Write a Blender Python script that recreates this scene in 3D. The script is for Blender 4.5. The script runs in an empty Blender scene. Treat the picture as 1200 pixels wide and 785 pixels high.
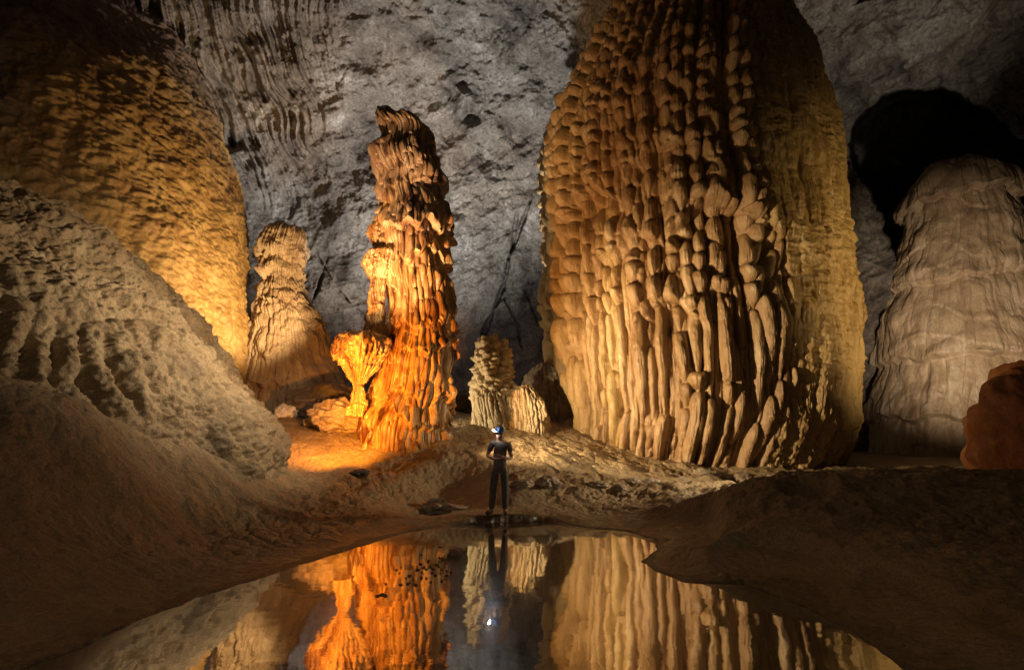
import bpy, math, random
import numpy as np
from mathutils import Vector, Matrix

random.seed(7)
rng = np.random.default_rng(11)
R = math.radians
K = 1.0                                  # mesh density
sc = bpy.context.scene
col = sc.collection

# ------------------------------------------------------------------ camera
W0, H0, F = 1200.0, 785.0, 600.0
CAMZ = 1.72
pitch = math.atan(120.0 / F)
roll = R(0.76)
fwd = np.array([0, math.cos(pitch), math.sin(pitch)])
r0 = np.array([1.0, 0, 0]); u0 = np.array([0, -math.sin(pitch), math.cos(pitch)])
rgt = r0 * math.cos(roll) + u0 * math.sin(roll)
upv = u0 * math.cos(roll) - r0 * math.sin(roll)
CAM = np.array([0, 0, CAMZ])

def ray(px, py):
    return fwd + (px - W0 / 2) / F * rgt - (py - H0 / 2) / F * upv

def at(px, py, d):                      # point seen at a pixel, at world depth Y = d
    r = ray(px, py)
    return CAM + r * (d / r[1])

def onz(px, py, z=0.0):                 # point seen at a pixel, at world height z
    r = ray(px, py)
    return CAM + r * ((z - CAMZ) / r[2])

cam_d = bpy.data.cameras.new('camera'); cam = bpy.data.objects.new('camera', cam_d)
col.objects.link(cam)
cam.matrix_world = Matrix([[rgt[0], upv[0], -fwd[0], 0], [rgt[1], upv[1], -fwd[1], 0],
                           [rgt[2], upv[2], -fwd[2], CAMZ], [0, 0, 0, 1]])
cam_d.sensor_width = 36; cam_d.lens = 36 * F / W0
cam_d.clip_start = 0.1; cam_d.clip_end = 500
sc.camera = cam

# ------------------------------------------------------------------ noise
_p = rng.permutation(256).astype(np.int64); _p = np.concatenate([_p, _p])
_g = rng.normal(size=(256, 3)); _g /= np.linalg.norm(_g, axis=1)[:, None]

def perlin(P, scale=1.0, seed=0.0):
    sh = P.shape[:-1]
    Q = P.reshape(-1, 3) * scale + seed * 17.13
    I = np.floor(Q).astype(np.int64); f = Q - I
    u = f * f * f * (f * (f * 6 - 15) + 10)
    I &= 255
    out = 0
    for dx in (0, 1):
        a = _p[(I[:, 0] + dx) & 255]
        wx = u[:, 0] if dx else 1 - u[:, 0]
        for dy in (0, 1):
            b = _p[(a + I[:, 1] + dy) & 255]
            wy = u[:, 1] if dy else 1 - u[:, 1]
            for dz in (0, 1):
                h = _p[(b + I[:, 2] + dz) & 255]
                g = _g[h]
                wz = u[:, 2] if dz else 1 - u[:, 2]
                d = g[:, 0] * (f[:, 0] - dx) + g[:, 1] * (f[:, 1] - dy) + g[:, 2] * (f[:, 2] - dz)
                out = out + wx * wy * wz * d
    return (out * 1.6).reshape(sh)

def fbm(P, scale=1.0, octv=4, seed=0.0, gain=0.5, ridged=False):
    a = 1.0; o = 0; n = 0
    for k in range(octv):
        v = perlin(P, scale * 2 ** k, seed + k * 3.7)
        if ridged: v = 1 - 2 * np.abs(v) * 1.4
        o = o + a * v; n += a; a *= gain
    return o / n

def worley(P, scale=1.0, seed=0):
    sh = P.shape[:-1]
    Q = P.reshape(-1, 3) * scale + seed * 9.7
    I = np.floor(Q).astype(np.int64)
    f1 = np.full(len(Q), 9.0); f2 = np.full(len(Q), 9.0); idv = np.zeros(len(Q))
    for dx in (-1, 0, 1):
        for dy in (-1, 0, 1):
            for dz in (-1, 0, 1):
                C = I + np.array([dx, dy, dz])
                h = _p[(_p[(_p[C[:, 0] & 255] + C[:, 1]) & 255] + C[:, 2]) & 255]
                jx = _p[h + 1] / 256.0; jy = _p[(h + 57) & 255] / 256.0; jz = _p[(h + 131) & 255] / 256.0
                d = np.sqrt((C[:, 0] + jx - Q[:, 0]) ** 2 + (C[:, 1] + jy - Q[:, 1]) ** 2 + (C[:, 2] + jz - Q[:, 2]) ** 2)
                nf = d < f1
                f2 = np.where(nf, f1, np.minimum(f2, d)); idv = np.where(nf, h / 256.0, idv)
                f1 = np.where(nf, d, f1)
    return f1.reshape(sh), f2.reshape(sh), idv.reshape(sh)

def sstep(a, b, x):
    t = np.clip((x - a) / (b - a), 0, 1)
    return t * t * (3 - 2 * t)

# ------------------------------------------------------------------ objects
def tag(o, label=None, cat=None, group=None, kind=None):
    if label: o['label'] = label
    if cat: o['category'] = cat
    if group: o['group'] = group
    if kind: o['kind'] = kind
    return o

def grid_mesh(name, V, mat, origin=None, wrap=False, attrs=None, parent=None, smooth=True):
    """V: (nr, nc, 3) grid of world points -> one mesh object."""
    nr, nc = V.shape[:2]
    org = np.array(origin if origin is not None else (0, 0, 0), float)
    co = (V - org).reshape(-1, 3).astype(np.float32)
    idx = np.arange(nr * nc).reshape(nr, nc)
    a = idx[:-1, :-1]; b = idx[:-1, 1:]; c = idx[1:, 1:]; d = idx[1:, :-1]
    q = np.stack([a, b, c, d], -1).reshape(-1, 4)
    if wrap:
        q2 = np.stack([idx[:-1, -1], idx[:-1, 0], idx[1:, 0], idx[1:, -1]], -1)
        q = np.concatenate([q, q2])
    me = bpy.data.meshes.new(name)
    me.vertices.add(len(co)); me.vertices.foreach_set('co', co.ravel())
    me.loops.add(q.size); me.loops.foreach_set('vertex_index', q.ravel().astype(np.int32))
    me.polygons.add(len(q)); me.polygons.foreach_set('loop_start', (np.arange(len(q)) * 4).astype(np.int32))
    me.polygons.foreach_set('loop_total', np.full(len(q), 4, np.int32))
    me.update(calc_edges=True)
    if smooth: me.polygons.foreach_set('use_smooth', np.ones(len(q), bool))
    for k, v in (attrs or {}).items():
        at_ = me.attributes.new(k, 'FLOAT', 'POINT'); at_.data.foreach_set('value', v.ravel().astype(np.float32))
    me.materials.append(mat)
    o = bpy.data.objects.new(name, me); col.objects.link(o)
    if parent is not None:
        o.parent = parent
        o.location = Vector(org) - parent.location
    else:
        o.location = org
    return o

def grid_normals(V):
    du = np.gradient(V, axis=1); dv = np.gradient(V, axis=0)
    n = np.cross(du, dv); l = np.linalg.norm(n, axis=-1, keepdims=True)
    return n / np.maximum(l, 1e-9)

# ------------------------------------------------------------------ materials
def N(nt, t, **kw):
    n = nt.nodes.new(t)
    for k, v in kw.items(): setattr(n, k, v)
    return n

def stone(name, cols, scale=(1, 1, .35), nscale=1.2, rough=(.45, .75), bump=.35, bscale=9, bdist=.04,
          mask=None, mcols=None, spec=.45, vor=0, vscale=6, stretch=(1, 1, 1), streak=.5, fine=40, lo=.30, hi=.70):
    """procedural rock: pigment from two noises, roughness from a third, fine relief as bump."""
    m = bpy.data.materials.new(name); m.use_nodes = True
    nt = m.node_tree; nt.nodes.clear(); L = nt.links.new
    out = N(nt, 'ShaderNodeOutputMaterial'); bs = N(nt, 'ShaderNodeBsdfPrincipled')
    L(bs.outputs[0], out.inputs[0])
    tc = N(nt, 'ShaderNodeTexCoord')
    mp = N(nt, 'ShaderNodeMapping'); mp.inputs['Scale'].default_value = scale; L(tc.outputs['Object'], mp.inputs[0])
    n1 = N(nt, 'ShaderNodeTexNoise'); n1.inputs['Scale'].default_value = nscale; n1.inputs['Detail'].default_value = 9
    n1.inputs['Roughness'].default_value = .62; n1.inputs['Distortion'].default_value = .4
    L(mp.outputs[0], n1.inputs['Vector'])
    mp2 = N(nt, 'ShaderNodeMapping'); mp2.inputs['Scale'].default_value = (scale[0], scale[1], scale[2] * .3); L(tc.outputs['Object'], mp2.inputs[0])
    n2 = N(nt, 'ShaderNodeTexNoise'); n2.inputs['Scale'].default_value = nscale * 4; n2.inputs['Detail'].default_value = 6
    L(mp2.outputs[0], n2.inputs['Vector'])
    mx = N(nt, 'ShaderNodeMix'); mx.data_type = 'FLOAT'; mx.inputs[0].default_value = streak
    L(n1.outputs['Fac'], mx.inputs[2]); L(n2.outputs['Fac'], mx.inputs[3])
    def ramp(cc):
        rp = N(nt, 'ShaderNodeValToRGB'); e = rp.color_ramp.elements
        pos = np.linspace(lo, hi, len(cc))
        e[0].position = pos[0]; e[0].color = (*cc[0], 1); e[1].position = pos[-1]; e[1].color = (*cc[-1], 1)
        for p_, c_ in list(zip(pos, cc))[1:-1]:
            x = e.new(p_); x.color = (*c_, 1)
        L(mx.outputs[0], rp.inputs[0]); return rp
    c = ramp(cols).outputs[0]
    if mask:
        at_ = N(nt, 'ShaderNodeAttribute'); at_.attribute_name = mask
        mm = N(nt, 'ShaderNodeMix'); mm.data_type = 'RGBA'
        L(at_.outputs['Fac'], mm.inputs[0]); L(c, mm.inputs[6]); L(ramp(mcols).outputs[0], mm.inputs[7]); c = mm.outputs[2]
    # fine speckle in the pigment
    n3 = N(nt, 'ShaderNodeTexNoise'); n3.inputs['Scale'].default_value = fine; n3.inputs['Detail'].default_value = 3
    L(tc.outputs['Object'], n3.inputs['Vector'])
    mr = N(nt, 'ShaderNodeMapRange'); mr.inputs[1].default_value = .3; mr.inputs[2].default_value = .7
    mr.inputs[3].default_value = .62; mr.inputs[4].default_value = 1.28; L(n3.outputs['Fac'], mr.inputs[0])
    vm = N(nt, 'ShaderNodeVectorMath', operation='SCALE'); L(c, vm.inputs[0]); L(mr.outputs[0], vm.inputs['Scale'])
    L(vm.outputs[0], bs.inputs['Base Color'])
    rr = N(nt, 'ShaderNodeMapRange'); rr.inputs[1].default_value = .35; rr.inputs[2].default_value = .65
    rr.inputs[3].default_value = rough[0]; rr.inputs[4].default_value = rough[1]; L(n2.outputs['Fac'], rr.inputs[0])
    L(rr.outputs[0], bs.inputs['Roughness'])
    bs.inputs['Specular IOR Level'].default_value = spec
    mp3 = N(nt, 'ShaderNodeMapping'); mp3.inputs['Scale'].default_value = stretch; L(tc.outputs['Object'], mp3.inputs[0])
    nb = N(nt, 'ShaderNodeTexNoise'); nb.inputs['Scale'].default_value = bscale; nb.inputs['Detail'].default_value = 10
    nb.inputs['Roughness'].default_value = .68; L(mp3.outputs[0], nb.inputs['Vector'])
    h = nb.outputs['Fac']
    if vor:
        vo = N(nt, 'ShaderNodeTexVoronoi'); vo.inputs['Scale'].default_value = vscale; L(mp3.outputs[0], vo.inputs['Vector'])
        vv = N(nt, 'ShaderNodeMath', operation='MULTIPLY'); vv.inputs[1].default_value = -vor; L(vo.outputs['Distance'], vv.inputs[0])
        ad = N(nt, 'ShaderNodeMath', operation='ADD'); L(h, ad.inputs[0]); L(vv.outputs[0], ad.inputs[1]); h = ad.outputs[0]
    bp = N(nt, 'ShaderNodeBump'); bp.inputs['Strength'].default_value = bump; bp.inputs['Distance'].default_value = bdist
    L(h, bp.inputs['Height']); L(bp.outputs[0], bs.inputs['Normal'])
    return m

M = {}
M['tower'] = stone('rust cream flowstone', [(.12, .065, .03), (.26, .15, .065), (.37, .235, .11), (.60, .48, .32)], nscale=.7, rough=(.22, .55), spec=.6,
                   mask='region', mcols=[(.18, .11, .04), (.35, .225, .085), (.45, .31, .13), (.60, .49, .31)], bscale=7, bdist=.09, bump=.85, stretch=(1, 1, .35))
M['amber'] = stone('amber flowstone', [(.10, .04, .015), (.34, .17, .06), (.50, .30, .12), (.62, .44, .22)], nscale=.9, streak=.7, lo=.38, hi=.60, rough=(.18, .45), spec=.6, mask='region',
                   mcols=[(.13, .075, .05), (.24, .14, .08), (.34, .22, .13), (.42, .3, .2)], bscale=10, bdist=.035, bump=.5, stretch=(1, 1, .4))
M['pale'] = stone('pale flowstone', [(.20, .13, .075), (.33, .23, .14), (.43, .315, .20), (.64, .54, .42)], nscale=.6, rough=(.4, .7), bscale=6, bump=.4, stretch=(1, 1, .4))
M['cream'] = stone('cream flowstone', [(.25, .17, .08), (.42, .32, .17), (.55, .45, .28), (.66, .58, .42)], nscale=1.1, bscale=9, bump=.5)
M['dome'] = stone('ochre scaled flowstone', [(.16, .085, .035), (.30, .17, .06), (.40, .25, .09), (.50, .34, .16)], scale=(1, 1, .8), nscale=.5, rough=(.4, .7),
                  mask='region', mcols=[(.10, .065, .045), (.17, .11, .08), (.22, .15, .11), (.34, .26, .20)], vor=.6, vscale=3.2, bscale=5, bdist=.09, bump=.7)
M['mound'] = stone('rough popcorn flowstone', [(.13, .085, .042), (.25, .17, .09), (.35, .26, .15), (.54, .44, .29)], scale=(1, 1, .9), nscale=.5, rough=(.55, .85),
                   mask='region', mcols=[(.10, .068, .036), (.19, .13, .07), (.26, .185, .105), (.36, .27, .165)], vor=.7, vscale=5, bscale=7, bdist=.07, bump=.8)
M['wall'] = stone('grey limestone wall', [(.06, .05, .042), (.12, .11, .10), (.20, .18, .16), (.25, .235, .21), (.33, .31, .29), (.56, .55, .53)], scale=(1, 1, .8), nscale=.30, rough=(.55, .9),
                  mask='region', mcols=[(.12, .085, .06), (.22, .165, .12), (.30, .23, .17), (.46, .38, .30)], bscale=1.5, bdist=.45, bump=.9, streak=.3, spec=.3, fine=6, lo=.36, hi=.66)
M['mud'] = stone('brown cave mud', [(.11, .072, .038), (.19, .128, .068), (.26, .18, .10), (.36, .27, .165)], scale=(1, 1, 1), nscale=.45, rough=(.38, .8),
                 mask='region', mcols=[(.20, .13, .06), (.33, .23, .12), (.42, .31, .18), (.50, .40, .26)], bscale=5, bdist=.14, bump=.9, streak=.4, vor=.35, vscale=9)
def wetten(m):
    nt = m.node_tree; bs = next(n for n in nt.nodes if n.type == 'BSDF_PRINCIPLED'); L = nt.links.new
    a = N(nt, 'ShaderNodeAttribute'); a.attribute_name = 'wet'
    r_ = bs.inputs['Roughness'].links[0].from_socket; c_ = bs.inputs['Base Color'].links[0].from_socket
    x = N(nt, 'ShaderNodeMix'); x.data_type = 'FLOAT'; L(a.outputs['Fac'], x.inputs[0]); L(r_, x.inputs[2]); x.inputs[3].default_value = .16; L(x.outputs[0], bs.inputs['Roughness'])
    y = N(nt, 'ShaderNodeMix'); y.data_type = 'RGBA'; y.blend_type = 'MULTIPLY'; L(a.outputs['Fac'], y.inputs[0]); L(c_, y.inputs[6]); y.inputs[7].default_value = (.5, .46, .42, 1); L(y.outputs[2], bs.inputs['Base Color'])
wetten(M['mud'])
M['rock'] = stone('boulder limestone', [(.18, .13, .09), (.30, .23, .16), (.42, .33, .24), (.55, .46, .36)], scale=(1, 1, 1), nscale=1.4, bscale=8, bump=.7)
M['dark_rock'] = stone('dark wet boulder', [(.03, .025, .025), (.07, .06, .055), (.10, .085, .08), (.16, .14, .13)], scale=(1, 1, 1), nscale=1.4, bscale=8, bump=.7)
M['rust_rock'] = stone('rust red rock', [(.16, .05, .018), (.34, .12, .04), (.46, .19, .07), (.54, .30, .15)], scale=(1, 1, 1), nscale=.9, bscale=6, bump=.7)
M['white_rock'] = stone('white calcite rock', [(.40, .37, .34), (.55, .52, .48), (.66, .63, .60), (.76, .74, .72)], scale=(1, 1, 1), nscale=2, bscale=10, bump=.7)

def plain(name, c, rough=.7, emit=None, es=0, bscale=60, metal=0, spec=.4):
    m = bpy.data.materials.new(name); m.use_nodes = True
    nt = m.node_tree; bs = nt.nodes['Principled BSDF']; L = nt.links.new
    n = N(nt, 'ShaderNodeTexNoise'); n.inputs['Scale'].default_value = bscale; n.inputs['Detail'].default_value = 5
    tc = N(nt, 'ShaderNodeTexCoord'); L(tc.outputs['Object'], n.inputs['Vector'])
    rp = N(nt, 'ShaderNodeValToRGB'); e = rp.color_ramp.elements
    e[0].position = .3; e[0].color = tuple(x * .7 for x in c) + (1,); e[1].position = .7; e[1].color = tuple(min(1, x * 1.25) for x in c) + (1,)
    L(n.outputs['Fac'], rp.inputs[0]); L(rp.outputs[0], bs.inputs['Base Color'])
    b = N(nt, 'ShaderNodeBump'); b.inputs['Strength'].default_value = .3; b.inputs['Distance'].default_value = .01
    L(n.outputs['Fac'], b.inputs['Height']); L(b.outputs[0], bs.inputs['Normal'])
    bs.inputs['Roughness'].default_value = rough; bs.inputs['Metallic'].default_value = metal
    bs.inputs['Specular IOR Level'].default_value = spec
    if emit:
        bs.inputs['Emission Color'].default_value = (*emit, 1); bs.inputs['Emission Strength'].default_value = es
    return m

def water_mat():
    m = bpy.data.materials.new('still cave water'); m.use_nodes = True
    nt = m.node_tree; nt.nodes.clear(); L = nt.links.new
    out = N(nt, 'ShaderNodeOutputMaterial'); bs = N(nt, 'ShaderNodeBsdfPrincipled')
    bs.inputs['Base Color'].default_value = (.012, .008, .004, 1); bs.inputs['Roughness'].default_value = .25
    bs.inputs['IOR'].default_value = 1.33
    gl = N(nt, 'ShaderNodeBsdfGlossy'); gl.inputs['Roughness'].default_value = .022; gl.inputs['Color'].default_value = (.95, .95, .95, 1)
    tc = N(nt, 'ShaderNodeTexCoord')
    n = N(nt, 'ShaderNodeTexNoise'); n.inputs['Scale'].default_value = 2.6; n.inputs['Detail'].default_value = 4
    L(tc.outputs['Object'], n.inputs['Vector'])
    b = N(nt, 'ShaderNodeBump'); b.inputs['Strength'].default_value = .09; b.inputs['Distance'].default_value = .02
    L(n.outputs['Fac'], b.inputs['Height']); L(b.outputs[0], gl.inputs['Normal'])
    fr = N(nt, 'ShaderNodeFresnel'); fr.inputs['IOR'].default_value = 1.9
    mr = N(nt, 'ShaderNodeMapRange'); mr.inputs[1].default_value = 0; mr.inputs[2].default_value = 1
    mr.inputs[3].default_value = .22; mr.inputs[4].default_value = 1.0; L(fr.outputs[0], mr.inputs[0])
    mx = N(nt, 'ShaderNodeMixShader'); L(mr.outputs[0], mx.inputs[0]); L(bs.outputs[0], mx.inputs[1]); L(gl.outputs[0], mx.inputs[2])
    L(mx.outputs[0], out.inputs[0])
    return m
M['water'] = water_mat()

# ------------------------------------------------------------------ ground
def poly_sd(X, Y, pts):
    """signed distance to a closed polygon, negative inside"""
    pts = np.array(pts); n = len(pts)
    d = np.full(X.shape, 1e9); inside = np.zeros(X.shape, bool)
    for i in range(n):
        a = pts[i]; b = pts[(i + 1) % n]; e = b - a
        t = np.clip(((X - a[0]) * e[0] + (Y - a[1]) * e[1]) / (e @ e + 1e-12), 0, 1)
        d = np.minimum(d, np.hypot(X - a[0] - t * e[0], Y - a[1] - t * e[1]))
        cnd = (a[1] > Y) != (b[1] > Y)
        xi = (b[0] - a[0]) * (Y - a[1]) / (b[1] - a[1] + 1e-12) + a[0]
        inside ^= cnd & (X < xi)
    return np.where(inside, -d, d)

shore = [(30, 785), (100, 757), (170, 724), (230, 701), (290, 681), (340, 665), (390, 649), (430, 637), (475, 623), (520, 616), (560, 613), (600, 611),
         (640, 611), (690, 619), (735, 622), (765, 632), (772, 645), (752, 658), (765, 668), (800, 681), (840, 683), (872, 682), (900, 692), (950, 711), (1000, 739), (1050, 770), (1068, 785)]
shore_w = [tuple(onz(x, y)[:2]) for x, y in shore]
pond = shore_w + [(2.7, 2.6), (1.6, 1.9), (-1.6, 1.9), (-3.6, 2.9)]
side = [tuple(onz(x, y)[:2]) for x, y in [(480, 604), (497, 599), (530, 594), (541, 596), (528, 601), (526, 608), (505, 610)]]

ctrl = []
for (x, y, d) in [(0, 785, 3.4), (0, 690, 4.6), (0, 600, 5.6), (0, 520, 6.3), (100, 600, 7.2), (200, 600, 8.6), (300, 600, 10), (343, 562, 13), (250, 575, 9.6), (120, 545, 7.4), 
                  (60, 478, 7.2), (0, 455, 7.0), (150, 512, 8.3), (250, 540, 9.9), (300, 553, 11.2),  (-150, 520, 5.6), (-200, 440, 7), (120, 680, 5.9), (230, 650, 7.6), (400, 562, 13), (400, 600, 10.8), (480, 590, 11.6), (460, 546, 14.6), (345, 502, 17), (400, 498, 17.5),
                  (430, 528, 15.5), (540, 545, 14.6), (540, 498, 20), (570, 520, 17), (500, 575, 12.6), (560, 562, 13.4), (600, 500, 20), (600, 528, 16), (573, 598, 11.1), (530, 601, 10.9), (480, 603, 10.8), (625, 603, 10.9), (505, 592, 11.5), (600, 590, 11.8), (540, 585, 12.2), (440, 606, 10.6), (650, 583, 12.3), (650, 552, 14.6),
                  (690, 535, 17), (730, 556, 15.6), (750, 582, 12.6), (720, 603, 11.0), (800, 562, 16), (900, 560, 16.5), (850, 577, 13.6), (960, 550, 18), (1010, 546, 23), (1100, 543, 27), (1190, 545, 26), (1000, 541, 31),
                  (620, 488, 23), (560, 482, 26), (300, 480, 22), (450, 480, 24),
                  (950, 556, 9), (1000, 551, 9), (1050, 549, 9.2), (1100, 548, 9.5), (1200, 549, 9.6), (1300, 552, 9.2), (880, 578, 9), (820, 594, 9.2), (760, 606, 9.6), (930, 600, 8), (860, 640, 7.2), (950, 640, 6.8),
                  (1000, 600, 7.5), (1100, 600, 7.4), (1100, 660, 5.8), (1200, 640, 6), (1230, 785, 3.2), (1120, 785, 3.5), (1060, 700, 5.0), (1300, 700, 4.6)]:
    ctrl.append(at(x, y, d))
for x, y in shore[::2]: ctrl.append(onz(x, y))
for p in [(0, 9.6, -.3), (0, 7, -.4), (0, 4, -.4), (-1.5, 5.5, -.3), (1.5, 5, -.3), (-2.5, 4.5, -.15), (3.2, 13, .35), (5.5, 12.5, .45), (8.2, 13, .5), (12, 13.5, .6), (0, 0, .12), (3, 0, .3), (-4, 0, .3), (-8, 3, 1.0), (8, 3, .9),
          (-18, 12, 3), (-14, 25, 3), (0, 38, 3), (16, 38, 2), (26, 20, 2), (16, 8, 1.6), (0, -10, .5), (-20, -10, 2), (20, -10, 2), (-40, 30, 4), (45, 30, 4), (0, 60, 4)]:
    ctrl.append(np.array(p, float))
ctrl = np.array(ctrl)
def phi(r): return -np.sqrt(r * r + .8)
D_ = np.hypot(ctrl[:, None, 0] - ctrl[None, :, 0], ctrl[:, None, 1] - ctrl[None, :, 1])
n_ = len(ctrl)
A_ = np.zeros((n_ + 1, n_ + 1)); A_[:n_, :n_] = phi(D_) + np.eye(n_) * .15; A_[:n_, n_] = 1; A_[n_, :n_] = 1
w_ = np.linalg.solve(A_, np.concatenate([ctrl[:, 2], [0]]))

def ground_h(X, Y, detail=True):
    sh = X.shape; x = X.ravel(); y = Y.ravel(); h = np.full(x.shape, w_[n_])
    for k in range(n_): h += w_[k] * phi(np.hypot(x - ctrl[k, 0], y - ctrl[k, 1]))
    h = h.reshape(sh)
    P = np.stack([X, Y, 0 * X], -1)
    wob = fbm(P, 1.1, 4, 5) * .13 + fbm(P, 6, 3, 6, gain=.65) * .035
    sd = poly_sd(X, Y, pond) + wob
    s2 = poly_sd(X, Y, side) + wob * .6
    out = np.clip(sd, 0, None)
    amp = sstep(0, 2.5, out)
    n = fbm(P, .45, 4, 2) * .22 * amp + fbm(P, 2.2, 4, 3, ridged=True) * .035 * (.25 + amp)
    # low mud terraces on the rise behind the pond
    mid = sstep(11.6, 13.5, Y) * sstep(6, 3.5, np.abs(X - 1.5) * .8) * sstep(19, 16, Y)
    n = n + mid * (np.abs(fbm(P, .8, 3, 9)) * .35)
    n = n + fbm(P, 5, 3, 4, gain=.65) * (.02 + .03 * amp) + fbm(P, 14, 2, 4) * .012 * (.3 + amp)
    hh = h + n
    hh = np.where(sd > 0, np.maximum(hh, .012 + .045 * sd), -.01 - .22 * sstep(0, .9, -sd))
    near = sstep(1.6, .1, s2) * (sd > 0)
    hh = hh * (1 - near) + near * np.minimum(hh, .03 + .06 * np.clip(s2, 0, 2) + .02 * sd)
    hh = np.where(s2 < 0, np.minimum(hh, -.005 + .4 * s2), hh)
    f1, f2, cid = worley(P, 3.4, 41)
    hh = hh + (sd > 0) * sstep(.1, 1.2, sd) * ((.5 - f1) * .07 + fbm(P, 1.0, 4, 42, gain=.6) * .06) * sstep(15, 11, Y)
    crk = sstep(.10, .0, f2 - f1 + fbm(P, 4, 2, 43) * .05) * sstep(-.1, .3, fbm(P, .4, 2, 44)) * sstep(.3, 1, sd)
    hh = hh - crk * .035
    fp = at(585, 597.5, 11.2); g = np.exp(-(((X - fp[0]) / 1.9) ** 2 + ((Y - fp[1]) / .9) ** 2) ** 1.2)
    hh = np.where(sd > 0, hh * (1 - g) + g * (.13 + .2 * (hh - .3) * .2), hh)
    cap = .015 + .30 * sd + 3 * np.clip(sd - .8, 0, None) ** 2 + .02 * fbm(P, 3, 3, 45)
    hh = np.where(sd > 0, np.minimum(hh, np.maximum(cap, .008)), hh)
    g = np.exp(-(((X - fp[0]) / 1.1) ** 2 + ((Y - fp[1] - .1) / .55) ** 2) ** 1.5)
    hh = np.where(sd > .05, hh * (1 - g) + g * .14, hh)
    # hollow in the near bank
    c = at(945, 572, 8.6)
    hh = hh - .45 * np.exp(-(((X - c[0]) / .3) ** 2 + ((Y - c[1]) / .35) ** 2) ** 1.5)
    return hh, sd

ths = np.concatenate([np.linspace(-180, -70, 90, endpoint=False), np.linspace(-70, -52, 60, endpoint=False), np.linspace(-52, 52, int(860 * K), endpoint=False),
                      np.linspace(52, 70, 60, endpoint=False), np.linspace(70, 180, 90)]) * math.pi / 180
ds = np.concatenate([np.linspace(.02, 2.4, 25, endpoint=False), np.geomspace(2.4, 32, int(640 * K), endpoint=False), np.geomspace(32, 62, 70)])
T, Dd = np.meshgrid(ths, ds)
GX = Dd * np.sin(T); GY = Dd * np.cos(T)
GZ, SD = ground_h(GX, GY)
P3 = np.stack([GX, GY, GZ], -1)
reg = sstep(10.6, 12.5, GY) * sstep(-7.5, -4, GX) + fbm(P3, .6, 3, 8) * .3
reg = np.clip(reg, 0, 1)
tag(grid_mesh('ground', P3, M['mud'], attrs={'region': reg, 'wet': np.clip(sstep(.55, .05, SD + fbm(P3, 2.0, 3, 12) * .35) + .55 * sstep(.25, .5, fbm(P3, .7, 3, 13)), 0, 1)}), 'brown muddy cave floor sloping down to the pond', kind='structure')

def gz(x, y):
    return float(ground_h(np.array([[x]], float), np.array([[y]], float))[0][0, 0])

wx = np.linspace(-9, 9, 3); wy = np.linspace(-1.5, 12.2, 3)
WX, WY = np.meshgrid(wx, wy)
tag(grid_mesh('pond_water', np.stack([WX, WY, 0 * WX], -1), M['water']), 'still dark pond mirroring the lit columns', kind='structure')

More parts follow.
